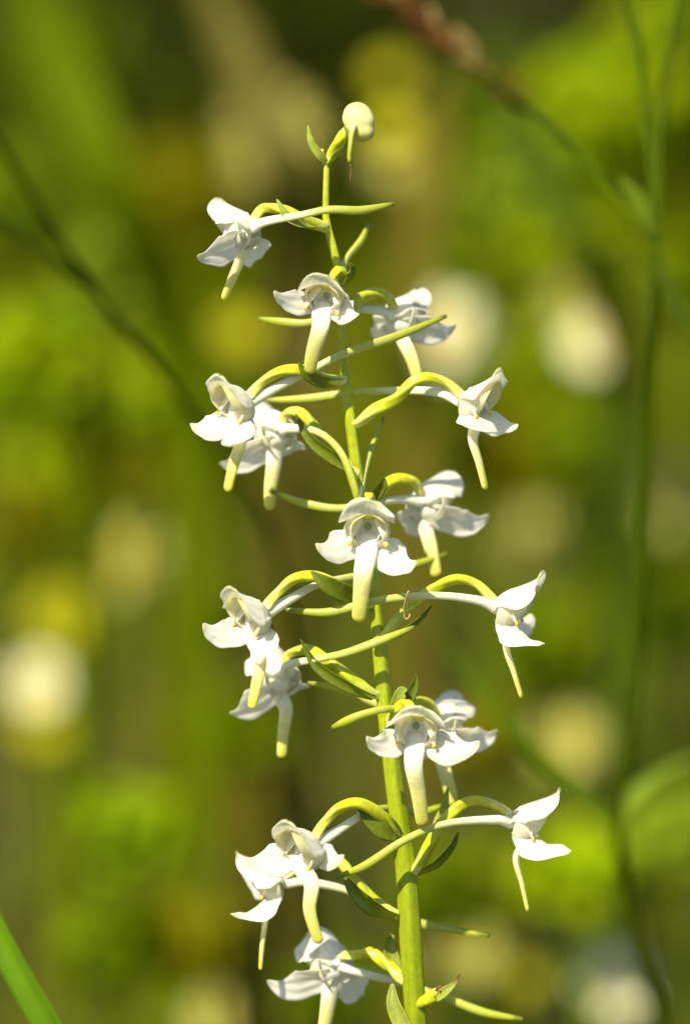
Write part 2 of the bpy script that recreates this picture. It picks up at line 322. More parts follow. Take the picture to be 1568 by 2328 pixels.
class Flower: pass
def make_flower(name, O, yaw, pitch=0, roll=0, sc=1.0, ovary=None, spur=None, lip=None, sl=None, sr=None, hood=1.0, seed=0, flare=1.0, wsl=1.0, wsr=1.0, ovr=15, part='flower', spr=11, lipw=1.0, vn=.55, side=False):
    """O photo pixel + depth of the throat; angles in degrees; paths in photo pixels + depth"""
    k = sc * S * 1.0
    th, ph, ro = rad(yaw), rad(pitch), rad(roll)
    base3 = np.stack([RT, UP, -FW])                   # camera frame: right, up, towards viewer
    f = np.array([math.sin(th) * math.cos(ph), math.sin(ph), math.cos(th) * math.cos(ph)]) @ base3
    r0 = nrm(np.cross(np.array([0, 1, 0]) @ base3, f)); u0 = np.cross(f, r0)
    r = r0 * math.cos(ro) - u0 * math.sin(ro); u = u0 * math.cos(ro) + r0 * math.sin(ro)
    o3 = P(*O)
    def Q(x, y, z): return o3 + (r * x + u * y + f * z) * k
    rs = np.random.default_rng(seed + 100)
    j = lambda a: rs.uniform(-a, a)
    VW = -FW
    # column: back wall of the throat, anther cap, and a blob coloured like the shade in the spur mouth
    wall = patch([Q(0, 30, 6), Q(0, 10, -12), Q(0, -14, -15), Q(0, -46, 0)], [20*k, 33*k, 34*k, 22*k], [20*k, 33*k, 34*k, 22*k], f, cup=-.7, thick=3*k, nu=16, nv=13, rnd=.9)
    wall = (wall[0], wall[1], 0.05 + .5 * np.clip((wall[0] - o3) @ u / (40 * k), 0, 1))
    capb = blob(Q(0, 19, 14), [r * 21*k, u * 6.5*k, f * 14*k]); capb = (capb[0], capb[1], np.full(len(capb[0]), .92))
    cap2 = blob(Q(0, 14, 4), [r * 12*k, u * 7*k, f * 9*k]); cap2 = (cap2[0], cap2[1], np.full(len(cap2[0]), .8))
    rec = blob(Q(0, -4, -21), [r * 12*k, u * 15*k, f * 8*k]); rec = (rec[0], rec[1], np.full(len(rec[0]), .05))
    V, F, t = merge(wall, capb, cap2, rec)
    fl = link_mesh(part, V, F, M_column, plant, origin=o3, t=t)
    V, F, t = blob(Q(2, -4, -14.5), [r * 13*k, u * 11*k, f * 3*k]); link_mesh('spur_mouth_shade', V, F, M_mouth_shade, fl, t=t)
    # dorsal sepal: roof with a flared front rim
    h = hood
    flare = flare * (1 + j(.35)); hood = h = hood * (1 + j(.06)); wh = 1 + j(.08)
    fu = 14 * flare
    nh = [u * .6 - f * 1., u - f * .5, u, u - f * .25, u * .8 - f * .6, u * .6 - f * .9]
    if side:
        pts = [Q(0, -14, -26), Q(0, 12, -18), Q(j(3), 30, 10), Q(j(4), 38, 44), Q(j(5), 44 + fu * .3, 74 * h), Q(j(6), 49 + fu * .9, 98 * h)]
        ww = [q * k * wh for q in (19, 48, 64, 64, 52, 24)]; rn, arc_ = .80, 46
    else:
        pts = [Q(0, -12, -26), Q(0, 10, -18), Q(j(3), 26, 10), Q(j(4), 27, 44), Q(j(5), 27 + fu * .7, 64 * h), Q(j(5), 27 + fu * 1.7, 74 * h)]
        ww = [q * k * wh for q in (17, 44, 60, 66, 65, 50)]; rn, arc_ = .70, 58
    V, F, t = patch(pts, ww, ww, nh, arc=arc_*k, nu=28, nv=17, rnd=rn, sq=2.6, wavy=.03, ripple=3.0*k, seed=seed, edge=9*k * flare, thick=2.6*k)
    link_mesh('dorsal_sepal', V, F, M_sepal, fl, t=t)
    for s in (-1, 1):
        # petal: sickle closing the hood at the side
        if side:
            pts = [Q(s*24, -56, -6), Q(s*(43 + j(3)), -30, 10), Q(s*(45 + j(3)), 0, 32), Q(s*32, 22, 58), Q(s*10, 36, 82 * h)]
        else:
            pts = [Q(s*30, -50, 0), Q(s*(46 + j(3)), -26, 12), Q(s*(47 + j(3)), 0, 26), Q(s*31, 16, 42), Q(s*9, 22, 56)]
        wp = [17*k, 27*k, 29*k, 20*k, 7*k]
        V, F, t = patch(pts, wp, wp, [r*s*.9 + f*.4, r*s*.92 + f*.38, r*s*.85 + u*.35 + f*.3, u*.75 + r*s*.6 + f*.1, u + r*s*.4], cup=.3, nu=22, nv=11, rnd=.8, ripple=1.4*k, seed=seed + 3 + s, thick=2.4*k)
        link_mesh('petal', V, F, M_petal, fl, t=t)
        # anther half with its stalk and sticky disc
        V, F, t = tube([Q(s*13, 18, 12), Q(s*23, 9, 17), Q(s*32, -8, 21), Q(s*38, -26, 25), Q(s*41, -42, 28)], [7*k, 10*k, 10*k, 7.5*k, 4.5*k], n=24, sides=14, flat=.62, hint=r)
        an = link_mesh('anther', V, F, M_anther, fl, t=t)
        V, F, t = blob(Q(s*41.5, -44, 30), [r * 5.4*k, u * 6*k, f * 4*k], 8, 10); link_mesh('sticky_disc', V, F, M_viscid, fl, t=t)
        # lateral sepal
        bs = Q(s*12, -26, -14)
        spec = sr if s > 0 else sl; wm = wsr if s > 0 else wsl
        tip = P(*spec[:3]) if spec else Q(s*116, -58, 42)
        curl = (spec[3] if spec and len(spec) > 3 else 1.0)
        ax = tip - bs; Ln = np.linalg.norm(ax)
        vw = math.copysign(vn, f @ VW + .15)
        nn = f * .6 + r * s * .2 + u * .35 + VW * vw
        sag = -u * (.10 + j(.06)) * Ln
        side_ = nrm(np.cross(ax, nn)) * (1 if s > 0 else -1)
        pts = [bs, bs + ax*.22 + sag*.7, bs + ax*.5 + sag * 1.2, bs + ax*.8 + sag*.7 * curl, tip]
        a, b = ([12, 33, 37, 26, 10], [12, 40, 43, 11, 6])
        a = [q*k*wm*(1 + j(.06)) for q in a]; b = [q*k*wm*(1 + j(.06)) for q in b]
        if s < 0: a, b = b, a
        V, F, t = patch(pts, a, b, [nn, nn, nn, nn, nn * .8 + u * .45], cup=.2 + j(.1), nu=30, nv=17, rnd=.945, wavy=.05, ripple=4.2*k, seed=seed + 7 + s, thick=2.6*k)
        link_mesh('lateral_sepal', V, F, M_sepal, fl, t=t)
    # lip
    lp = [Q(0, -15, -12), Q(0, -32, -4), Q(0, -52, 8)] + (L3(lip) if lip else [Q(0, -130, 26), Q(0, -190, 20), Q(0, -238, 10)])
    nl = len(lp); wv = list(np.interp(np.linspace(0, 1, nl), [0, .12, .4, .75, 1], [24, 29, 25, 19, 15]))
    V, F, t = tube(lp, [q*k*lipw*.93 for q in wv], n=60, sides=20, flat=.5, hint=r, cap0=True)
    link_mesh('lip', V, F, M_lip, fl, t=t)
    # spur leaving the back of the throat
    if spur:
        pp = [Q(0, -10, -14)] + L3(spur); n_ = len(pp)
        V, F, t = tube(pp, [q*S*spr/12 for q in np.interp(np.linspace(0, 1, n_), [0, .12, .45, .72, .9, 1], [17, 13, 8.6, 11, 11, 5])], n=70, sides=14, flat=.72, hint=UP)
        link_mesh('spur', V, F, M_spur, fl, t=t)
    if ovary:
        p0 = P(*ovary[0]); sc_ = stem_curve[np.argmin(np.linalg.norm(stem_curve[:, :3] - p0, axis=1)), :3] + UP * 2 * S
        pp = [sc_] + L3(ovary) + [Q(0, 6, -18)]; n_ = len(pp)
        V, F, t = tube(pp, [q*S*ovr/17.6 for q in np.interp(np.linspace(0, 1, n_), [0, .12, .35, .6, .85, 1], [6, 11.5, 16.5, 14.5, 12, 14])], n=80, sides=24, ridge=.14, nr=3, twist=5.0 + j(1.2))
        link_mesh('ovary', V, F, M_ovary, fl, t=t)
    return fl
def bract(path, wd, normal=(0, 0, 1), mat=None, cup=-.5, rnd=.97, seed=0):
    """normal in camera terms: right, up, towards viewer"""
    nv_ = np.asarray(normal, float) @ np.stack([RT, UP, -FW])
    ws = [q * S for q in wd]
    V, F, t = patch(L3(path), ws, ws, nv_, cup=cup, nu=22, nv=9, rnd=rnd, thick=.00028, ripple=.00008, seed=seed)
    return link_mesh('bract', V, F, mat or M_bract, plant, t=t)

# flowers, top to bottom (photo pixels, depth in pixels towards the viewer)
make_flower('f1', (560, 512, 10), -128, 8, -8, .95, ovary=[(738, 517, 4), (690, 500, 22), (640, 478, 26), (600, 473, 20)],
            spur=[(600, 505, 30), (680, 490, 48), (745, 477, 52), (820, 478, 40), (896, 463, 22)], sr=(448, 582, 40), sl=(590, 588, -60, 1), lip=[(545, 590, 0), (525, 640, 2), (508, 683, 6)], side=True, flare=.35, seed=1, lipw=.75)
bract([(738, 517, 6), (690, 512, 34), (655, 494, 42), (628, 452, 40)], [8, 15, 11, 2], (-.2, .5, .8), M_bractpale, seed=1)
make_flower('f2', (741, 668, 44), -6, -4, 12, .88, ovary=[(775, 640, 5), (778, 622, 14), (765, 620, 24)], spur=[(765, 640, 10), (790, 585, -25), (822, 545, -45), (838, 508, -55)],
            sl=(622, 662, 70), sr=(815, 716, 62), lip=[(728, 745, 66), (712, 800, 58), (702, 850, 46)], seed=2, wsl=.86, wsr=.9, lipw=1.12)
bract([(776, 650, 8), (790, 625, 16), (798, 610, 22), (788, 596, 26)], [8, 14, 10, 2], (.6, .2, .7))
make_flower('f3', (905, 708, -62), 146, 4, 4, .95, ovary=[(788, 712, -6), (815, 680, -18), (850, 668, -30), (880, 676, -40)], spur=[(860, 706, -44), (800, 706, -18), (700, 734, -14), (640, 732, -22), (584, 724, -32)],
            sl=(1036, 740, -80), sr=(842, 748, -78, 1.5), lip=[(915, 770, -66), (935, 815, -62), (950, 868, -62)], side=True, flare=.35, seed=3, wsr=.9)
make_flower('f4', (548, 912, 56), -46, 2, 16, .92, ovary=[(778, 864, 8), (740, 862, 24), (690, 843, 40), (640, 845, 46), (596, 868, 48)], spur=[(620, 886, 42), (700, 845, 34), (785, 803, 24), (900, 765, -4), (1016, 718, -36)],
            sl=(432, 964, 60), sr=(520, 1014, 120, 1.4), lip=[(545, 1010, 84), (530, 1060, 84), (516, 1118, 78)], side=True, hood=.95, flare=.6, seed=4, wsl=1.0, wsr=.9, lipw=.86)
bract([(778, 866, 10), (735, 866, 34), (700, 850, 46), (677, 824, 50)], [9, 16, 13, 2], (0, -.5, .9), cup=-.4)
make_flower('f5', (630, 968, -52), -150, 2, 0, .98, ovary=[(810, 1078, 4), (770, 1040, -4), (725, 985, -14), (690, 942, -24), (655, 938, -36)], spur=[(660, 974, -30), (725, 984, 10), (775, 1030, 34), (806, 1110, 40), (812, 1150, 38)],
            sr=(498, 1054, -70), sl=(652, 1034, -84, 1), lip=[(622, 1060, -56), (615, 1110, -56), (612, 1160, -56)], side=True, flare=.35, seed=5, lipw=1.0)
bract([(806, 1072, 2), (760, 1040, 10), (705, 995, 6), (672, 940, -8)], [8, 17, 14, 2], (-.4, -.4, .8), seed=5)
make_flower('f6', (1068, 908, 14), 62, 6, -6, .9, ovary=[(812, 962, 4), (850, 934, 8), (900, 905, 14), (950, 862, 14), (1000, 862, 12)], spur=[(1000, 893, 0), (900, 888, -24), (800, 893, -38), (700, 906, -48), (600, 910, -60)],
            sr=(1178, 966, 0), sl=(1126, 982, 84, 1.3), lip=[(1074, 1000, 34), (1088, 1050, 40), (1104, 1114, 44)], side=True, hood=1.08, flare=.8, seed=6, wsl=.95, lipw=.86)
make_flower('f7', (968, 1130, -66), 150, 4, 2, 1.0, ovary=[(830, 1150, -8), (865, 1115, -22), (900, 1090, -34), (940, 1094, -44)], spur=[(920, 1136, -48), (860, 1142, -22), (770, 1156, -20), (690, 1144, -30), (616, 1116, -42)],
            sl=(1112, 1170, -84), sr=(922, 1212, -84, 1.0), lip=[(966, 1190, -72), (980, 1250, -70), (992, 1312, -70)], side=True, flare=.35, seed=7, lipw=.95)
make_flower('f8', (836, 1192, 44), 2, -2, 2, 1.0, ovary=[(832, 1160, 6), (838, 1135, 14), (838, 1132, 26)], spur=[(820, 1160, 10), (822, 1110, 4), (840, 1030, -24), (872, 948, -50)],
            sl=(717, 1238, 70), sr=(947, 1278, 70), lip=[(826, 1300, 62), (820, 1360, 54), (814, 1414, 44)], seed=8, lipw=1.08)
bract([(830, 1155, -4), (852, 1125, 6), (868, 1100, 10), (874, 1086, 10)], [9, 15, 12, 3], (.5, .1, .8))
make_flower('f9', (586, 1392, 56), -48, 2, 16, .94, ovary=[(838, 1372, 8), (790, 1345, 26), (725, 1314, 38), (670, 1316, 46), (628, 1350, 50)], spur=[(660, 1362, 40), (720, 1330, 22), (800, 1312, -14), (920, 1290, -50), (1020, 1258, -78)],
            sl=(461, 1418, 62), sr=(606, 1490, 108, 1.2), lip=[(592, 1500, 82), (582, 1560, 82), (571, 1612, 76)], side=True, hood=.95, flare=.6, seed=9, wsl=1.05, wsr=.9, lipw=.84)
bract([(838, 1374, 10), (785, 1348, 40), (740, 1325, 50), (706, 1298, 48)], [10, 22, 18, 2], (.1, -.25, .95), cup=-.3)
make_flower('f10', (1146, 1376, -8), 78, 8, -4, .95, ovary=[(872, 1444, 4), (910, 1402, 10), (965, 1352, 12), (1030, 1318, 6), (1080, 1328, -2)], spur=[(1090, 1366, 4), (980, 1354, 26), (856, 1366, 36), (745, 1392, 30), (646, 1386, 20)],
            sr=(1208, 1396, -70), sl=(1232, 1464, 50), lip=[(1150, 1470, 0), (1168, 1530, 4), (1186, 1588, 6)], side=True, hood=1.08, flare=.8, seed=10, wsl=.95, lipw=.8)
bract([(874, 1452, 4), (912, 1436, 14), (955, 1404, 16), (982, 1374, 14)], [6, 9, 7, 1.5], (.3, -.6, .7))
make_flower('f11', (638, 1526, -44), -156, 2, 0, .98, ovary=[(850, 1578, 6), (800, 1545, 14), (745, 1502, 8), (700, 1478, -10), (660, 1486, -24)], spur=[(650, 1514, -20), (710, 1500, 18), (780, 1486, 36), (865, 1456, 44), (944, 1424, 40)],
            sr=(522, 1622, -66), sl=(672, 1570, -80, 1), lip=[(650, 1610, -52), (645, 1660, -52), (640, 1724, -52)], side=True, flare=.35, seed=11, lipw=.86)
bract([(850, 1584, 8), (790, 1558, 24), (724, 1515, 22), (682, 1452, 18)], [9, 15, 13, 1.5], (-.4, -.35, .85), seed=11)
make_flower('f13', (1000, 1632, -60), 152, 4, 0, .98, ovary=[(886, 1660, -6), (920, 1620, -20), (950, 1595, -32), (975, 1600, -42)], spur=[(950, 1622, -30), (880, 1612, 24), (825, 1624, 34), (786, 1640, 30), (752, 1656, 22)],
            sl=(1131, 1660, -84), sr=(930, 1700, -84), lip=[(1000, 1700, -68), (1012, 1760, -66), (1032, 1832, -66)], side=True, flare=.35, seed=13)
make_flower('f12', (946, 1646, 46), 4, -2, 4, .98, ovary=[(886, 1640, 6), (905, 1612, 14), (925, 1600, 26)], spur=[(925, 1626, 4), (870, 1606, -30), (845, 1596, -36), (780, 1568, -40), (698, 1552, -44)],
            sl=(832, 1676, 72), sr=(1090, 1686, 72), lip=[(940, 1740, 66), (950, 1800, 58), (961, 1878, 46)], seed=12, lipw=1.05, wsl=.86)
bract([(890, 1630, -2), (925, 1590, 8), (940, 1560, 8), (946, 1530, 8)], [8, 14, 11, 2], (.4, .1, .9))
bract([(892, 1620, 6), (905, 1590, 14), (915, 1572, 16), (925, 1566, 18)], [10, 14, 12, 3], (.1, .4, .9), M_bractpale)
make_flower('f14', (700, 1918, 56), -42, 0, 15, .98, ovary=[(905, 1892, 8), (870, 1856, 26), (815, 1828, 42), (770, 1838, 50), (735, 1872, 52)], spur=[(765, 1890, 42), (830, 1850, 20), (885, 1838, -20), (960, 1846, -46), (1010, 1830, -60)],
            sl=(555, 1955, 66), sr=(782, 1946, 84, 1.3), lip=[(708, 2010, 84), (704, 2070, 84), (726, 2146, 78)], side=True, hood=.95, flare=.6, seed=14, wsl=1.05, wsr=.75, lipw=.9)
bract([(908, 1904, 10), (875, 1882, 26), (838, 1852, 32), (808, 1814, 30)], [12, 27, 20, 1.5], (.2, 0, .97), cup=-.25)
make_flower('f15', (1180, 1862, -14), 84, 6, -4, .95, ovary=[(940, 1980, 4), (980, 1915, 14), (1015, 1860, 14), (1060, 1822, 6), (1110, 1824, -4)], spur=[(1130, 1864, 2), (1010, 1874, 30), (920, 1910, 44), (830, 1968, 40), (762, 1996, 32)],
            sr=(1215, 1890, -80), sl=(1296, 1936, 36), lip=[(1172, 1950, -8), (1186, 2010, -6), (1200, 2074, -4)], side=True, hood=1.08, flare=.8, seed=15, lipw=.78)
bract([(946, 1986, 2), (992, 1958, 10), (1026, 1920, 12), (1042, 1888, 10)], [7, 13, 10, 1.5], (.5, -.4, .7))
bract([(985, 1900, -4), (1000, 1868, -8), (1012, 1830, -10), (1018, 1788, -10)], [9, 13, 9, 2], (-.3, .1, .9), M_bractpale)
make_flower('f16', (628, 1998, -30), -92, 6, 4, .9, ovary=[(902, 2078, 0), (850, 2050, -4), (805, 2000, -10), (770, 1960, -16), (700, 1962, -24)], spur=[(690, 2004, -30), (800, 2028, -44), (900, 2080, -58), (990, 2108, -64), (1114, 2128, -66)],
            sr=(526, 2078, 20), sl=(555, 1960, -90), lip=[(604, 2090, -20), (596, 2150, -18), (592, 2206, -18)], side=True, hood=1.08, flare=.8, seed=16, lipw=.74, wsr=.8)
bract([(900, 2080, 4), (850, 2060, 24), (805, 2020, 20), (780, 1985, 12)], [9, 22, 16, 3], (-.4, -.3, .85), seed=16)
make_flower('f17', (758, 2178, -50), -152, 2, 0, 1.02, ovary=[(918, 2228, 0), (880, 2192, -14), (840, 2166, -24), (800, 2172, -34)], spur=[(800, 2206, -44), (915, 2236, -60), (1010, 2268, -64), (1100, 2302, -62), (1190, 2318, -60)],
            sr=(606, 2230, -60), sl=(826, 2262, -84), lip=[(748, 2270, -54), (740, 2320, -54), (730, 2380, -54)], side=True, flare=.35, seed=17)
bract([(905, 2230, -20), (892, 2190, -24), (886, 2150, -26), (892, 2120, -28)], [10, 18, 14, 3], (.1, .1, 1), M_bractpale)
bract([(935, 2360, 6), (912, 2320, 4), (895, 2280, 0), (892, 2235, -6)], [14, 20, 16, 4], (-.3, .1, .9), M_bractpale)

# withered flower stump low on the right
V, F, t = tube(L3([(945, 2288, 0), (966, 2276, 16), (988, 2262, 24), (1002, 2250, 28)]), [12*S, 13*S, 15*S, 13*S], n=24, sides=14, ridge=.12, nr=3, twist=2)
st = link_mesh('ovary', V, F, M_ovary, plant, t=t * .85)
V, F, t = blob(P(1002, 2252, 28), [RT * 13*S, UP * 12*S, FW * 11*S], 10, 12)
V = V + (rng.random(V.shape) - .5) * 7 * S
link_mesh('withered_flower', V, F, M_brown, st, t=t)
V, F, t = patch(L3([(990, 2272, 30), (1010, 2255, 34), (1030, 2238, 36), (1046, 2214, 36)]), [8*S, 11*S, 6*S, 1.5*S], [8*S, 11*S, 6*S, 1.5*S], -FW + .4*UP, cup=-.4, rnd=.97)
link_mesh('bract', V, F, ramp_mat('browned_bract', [(0, (.36, .42, .05)), (.6, (.34, .36, .05)), (.85, (.14, .08, .02)), (1, (.06, .03, .01))], trans=.35), plant, t=t)

# bud at the top
o3 = P(817, 277, 4)
prof = [(0, y_, r_) for y_, r_ in ((232, 2), (234, 13), (240, 23), (250, 31), (262, 36), (274, 38), (282, 36), (289, 33), (298, 33), (308, 31), (316, 23), (321, 12), (323, 2))]
n_, m_ = len(prof), 20; Vb = []; tb = []
for (dx, y, r_) in prof:
    c = P(812 + (y - 236) * .13, y, 4)
    for jn in range(m_):
        a = 2 * math.pi * jn / m_; q = r_ * (1 + .07 * math.cos(3 * a + .5 + y * .012) - .05 * max(0, math.cos(3 * a + 2.2))**6 + .02 * math.cos(7 * a + y * .1))
        Vb.append(c + (RT * math.cos(a) * q * 1.0 - FW * math.sin(a) * q * .9) * S); tb.append((y - 236) / 90)
Fb = [(i*m_ + jn, (i+1)*m_ + jn, (i+1)*m_ + (jn+1) % m_, i*m_ + (jn+1) % m_) for i in range(n_ - 1) for jn in range(m_)]
bud = link_mesh('bud', Vb, Fb, M_bud, plant, origin=o3, t=tb)
md = bud.modifiers.new('smooth', 'SUBSURF'); md.levels = 1; md.render_levels = 2
V, F, t = tube(L3([(744, 372, 0), (756, 345, 6), (776, 315, 14), (795, 292, 18), (808, 282, 20)]), [8*S, 11*S, 14*S, 10*S, 8*S], n=36, sides=14, ridge=.10, nr=3, twist=3)
link_mesh('ovary', V, F, M_ovary, bud, t=t)
V, F, t = tube(L3([(806, 284, 30), (800, 300, 38), (797, 330, 38), (794, 356, 36), (795, 372, 36)]), [9*S, 8*S, 7*S, 6.5*S, 5*S], n=30, sides=12, flat=.8)
link_mesh('spur', V, F, M_spur, bud, t=np.clip(.3 + .72 * t, 0, 1))
bract([(745, 372, 2), (762, 352, 22), (783, 335, 26), (790, 308, 26), (782, 286, 24)], [6, 10, 10, 8, 2], (.5, -.3, .8), M_bractpale, seed=30)
bract([(743, 370, 2), (728, 352, 8), (708, 322, 10), (700, 284, 8)], [7, 10, 8, 1.5], (-.5, .2, .85), M_bractpale, seed=31)
V, F, t = tube(L3([(738, 360, 4), (733, 348, 8), (732, 338, 8)]), [4*S, 4.5*S, 4*S], n=12, sides=8); link_mesh('bud', V, F, M_ovary, plant, t=t)

# stray fibres caught on the plant
V, F, t = tube(L3([(938, 1341, 38), (928, 1345, 46), (920, 1370, 40), (918, 1392, 34), (922, 1408, 32), (930, 1402, 34), (931, 1395, 32)]), [2.1*S] * 7, n=40, sides=6)
tag(link_mesh('dry_fibre', V, F, M_fibre, t=t), 'fine curled tan fibre looped over a spur low on the right side', 'fibre')
V, F, t = tube(L3([(795, 372, 36), (798, 388, 36), (796, 402, 38), (799, 430, 37)]), [1.5*S, 1.0*S, 1.6*S, .8*S], n=24, sides=6)
tag(link_mesh('dry_thread', V, F, M_brown, t=t), 'hair-thin brown thread dangling from the bud', 'thread')
def to_px(Vw):
    q = Vw - CAM; dd = q @ FW; return 784 + (q @ RT) / dd * D / S, 1164 - (q @ UP) / dd * D / S
best = None
for o in COL.objects:
    if o.name.startswith(('lateral_sepal', 'petal', 'dorsal_sepal')):
        Vw = np.array([v.co[:] for v in o.data.vertices]) + ORIGIN[o.name]; px, py = to_px(Vw)
        dist = (px - 640)**2 + (py - 1418)**2 - (Vw @ -FW) * 1e3; q = np.argmin(dist)
        if best is None or dist[q] < best[0]: best = (dist[q], Vw[q])
c = best[1]
V, F, t = merge(tube([c + RT * -6*S + UP * 5*S, c + UP * 1*S - FW * 2 * S, c + RT * 5*S - UP * 12*S], [2.5*S, 3.5*S, 1.5*S], n=10, sides=6), tube([c + RT * -9*S - UP * 5*S, c + RT * 3*S - UP * 5*S], [2*S, 2*S], n=6, sides=6))
tag(link_mesh('plant_crumb', V, F, M_brown, t=t), 'tiny brown crumb of dead matter on a white sepal', 'debris')

# ------------------------------------------------------------------ background plants
def leaf_mat(name, rough=.5, trans=.35):
    m, nt, N, L = new_mat(name)
    out = N.new('ShaderNodeOutputMaterial'); b = N.new('ShaderNodeBsdfPrincipled'); b.inputs['Roughness'].default_value = rough; b.inputs['Specular IOR Level'].default_value = .04
    at = N.new('ShaderNodeAttribute'); at.attribute_name = 'tint'
    tr = N.new('ShaderNodeBsdfTranslucent'); mx = N.new('ShaderNodeMixShader'); mx.inputs[0].default_value = trans
    tc = N.new('ShaderNodeTexCoord'); no = N.new('ShaderNodeTexNoise'); no.inputs['Scale'].default_value = 120; L.new(tc.outputs['Object'], no.inputs['Vector'])
    mr = N.new('ShaderNodeMapRange'); mr.inputs[3].default_value = .75; mr.inputs[4].default_value = 1.25; L.new(no.outputs[0], mr.inputs[0])
    hs = N.new('ShaderNodeHueSaturation'); L.new(at.outputs['Color'], hs.inputs['Color']); L.new(mr.outputs[0], hs.inputs['Value'])
    mc = N.new('ShaderNodeMix'); mc.data_type = 'RGBA'; mc.blend_type = 'MULTIPLY'; mc.inputs[0].default_value = 1; mc.inputs[7].default_value = (1.5, 1.4, .3, 1)
    L.new(hs.outputs[0], mc.inputs[6])
    L.new(hs.outputs[0], b.inputs['Base Color']); L.new(mc.outputs[2], tr.inputs[0])
    L.new(b.outputs[0], mx.inputs[1]); L.new(tr.outputs[0], mx.inputs[2]); L.new(mx.outputs[0], out.inputs[0]); return m
M_leaf = leaf_mat('foliage')
M_dry = leaf_mat('dry_grass', .7, .15)
M_rays = leaf_mat('flower_rays', .5, .25)

def grass_field():
    """low meadow turf behind the orchid: blades of four quads each"""
    n = 42000
    y = .16 + 9.0 * rng.random(n)**1.55; x = (rng.random(n) * 2 - 1) * (1.0 + .22 * y)
    h = (.035 + .075 * rng.random(n)) * (1 + .42 * np.clip(y - .6, 0, 5)) 
    h *= .7 + .6 * (np.sin(4.1 * x + 1.3) * np.sin(3.2 * y + .4) * .5 + .5)
    wd = (.0012 + .002 * rng.random(n)) * (1 + .25 * y)
    az = rng.random(n) * 6.283; lean = .15 + .75 * rng.random(n)
    patchy = np.sin(5.3 * x + 2.2 * y) * np.sin(2.9 * x - 3.7 * y + 1) + .6 * rng.standard_normal(n)
    c1 = np.array([.115, .16, .0006]); c2 = np.array([.07, .105, .0004]); c3 = np.array([.13, .11, .004]); c4 = np.array([.155, .17, .001])
    q = rng.random(n)
    col = np.where((patchy > 1.05)[:, None], c3, np.where((q < .35)[:, None], c2, np.where((q > .8)[:, None], c4, c1))) * (.7 + .6 * rng.random((n, 1)))
    # a thin scatter of taller blades among the turf
    tall = np.arange(n) < 420
    y = np.where(tall, .75 + 1.9 * rng.random(n), y); x = np.where(tall, (rng.random(n) * 2 - 1) * .75, x)
    h = np.where(tall, .16 + .24 * rng.random(n), h); wd = np.where(tall, .0022 + .0035 * rng.random(n), wd); lean = np.where(tall, .2 + .7 * rng.random(n), lean)
    col = np.where(tall[:, None], np.where((q < .45)[:, None], np.array([.17, .24, .001]), np.where((q < .8)[:, None], np.array([.06, .09, .0005]), np.array([.16, .125, .02]))), col)
    V = []; k = 5; lv = np.array([0, .35, .7, 1.0])
    dx, dy = np.cos(az), np.sin(az)
    rows = []
    for l in lv:
        bend = lean * h * l**1.8
        cx, cy_, cz = x + dx * bend, y + dy * bend, h * (l - .25 * lean * l**2)
        hw = wd * (1 - l**2 * .97) * .5
        rows.append(np.stack([cx - dy * hw, cy_ + dx * hw, cz], 1)); rows.append(np.stack([cx + dy * hw, cy_ - dx * hw, cz], 1))
    V = np.stack(rows, 1).reshape(-1, 3)
    base_i = np.arange(n)[:, None] * 8
    F = np.concatenate([base_i + np.array([[0, 1, 3, 2]]), base_i + np.array([[2, 3, 5, 4]]), base_i + np.array([[4, 5, 7, 6]])])
    me = bpy.data.meshes.new('meadow_grass'); me.from_pydata(V.tolist(), [], F.tolist()); me.update()
    a = me.attributes.new('tint', 'FLOAT_COLOR', 'POINT'); c = np.ones((len(V), 4), np.float32); c[:, :3] = np.repeat(col, 8, 0); a.data.foreach_set('color', c.ravel())
    me.materials.append(M_leaf); o = bpy.data.objects.new('meadow_grass', me); COL.objects.link(o); ORIGIN[o.name] = np.zeros(3)
    o['kind'] = 'stuff'; o['label'] = 'low green and straw coloured meadow grass, far out of focus'; o['category'] = 'grass'
grass_field()

def ground_under(p): return np.array([p[0], p[1], 0.0])
def colour(V, c, var=.12): return np.clip(np.asarray(c)[None] * (1 + var * (rng.random((len(V), 1)) - .5) * 2), 0, 1)
def leaf_cloud(center, rxyz, n, size, cols, flat=.5):
    """n small pointed leaves through an ellipsoid"""
    V = []; F = []; C = []
    for i in range(n):
        d = rng.standard_normal(3); d /= np.linalg.norm(d); p = center + d * np.asarray(rxyz) * rng.random()**.4
        nrm_ = d * .4 + sd * .8 + rng.standard_normal(3) * .45; nrm_ /= np.linalg.norm(nrm_)
        ax = np.cross(nrm_, rng.standard_normal(3)); ax /= np.linalg.norm(ax); bx_ = np.cross(nrm_, ax)
        L_ = size * (.6 + .8 * rng.random()); W_ = L_ * flat * .5; dz = nrm_ * L_ * .12
        k = len(V)
        V += [p - ax * L_ * .5, p - ax * L_ * .12 + bx_ * W_ + dz, p + ax * L_ * .22 + bx_ * W_ * .8 + dz, p + ax * L_ * .5 - dz, p + ax * L_ * .22 - bx_ * W_ * .8 + dz, p - ax * L_ * .12 - bx_ * W_ + dz, p]
        F += [(k, k + 1, k + 6), (k + 1, k + 2, k + 6), (k + 2, k + 3, k + 6), (k + 3, k + 4, k + 6), (k + 4, k + 5, k + 6), (k + 5, k, k + 6)]
        c = np.array(cols[rng.integers(len(cols))]) * (.7 + .6 * rng.random()); C += [c] * 7
    return np.array(V), F, np.array(C)
BRIGHT = [(.20, .29, .0008), (.17, .26, .0005), (.25, .30, .001)]
MID = [(.10, .15, .0005), (.085, .13, .0004), (.125, .165, .0006)]
PALE = [(.20, .27, .014), (.17, .24, .010)]
SHADE_DARK = [(.034, .048, .0006), (.046, .058, .0008), (.024, .036, .0005)]  # low leaf colour standing in for shade in the far background
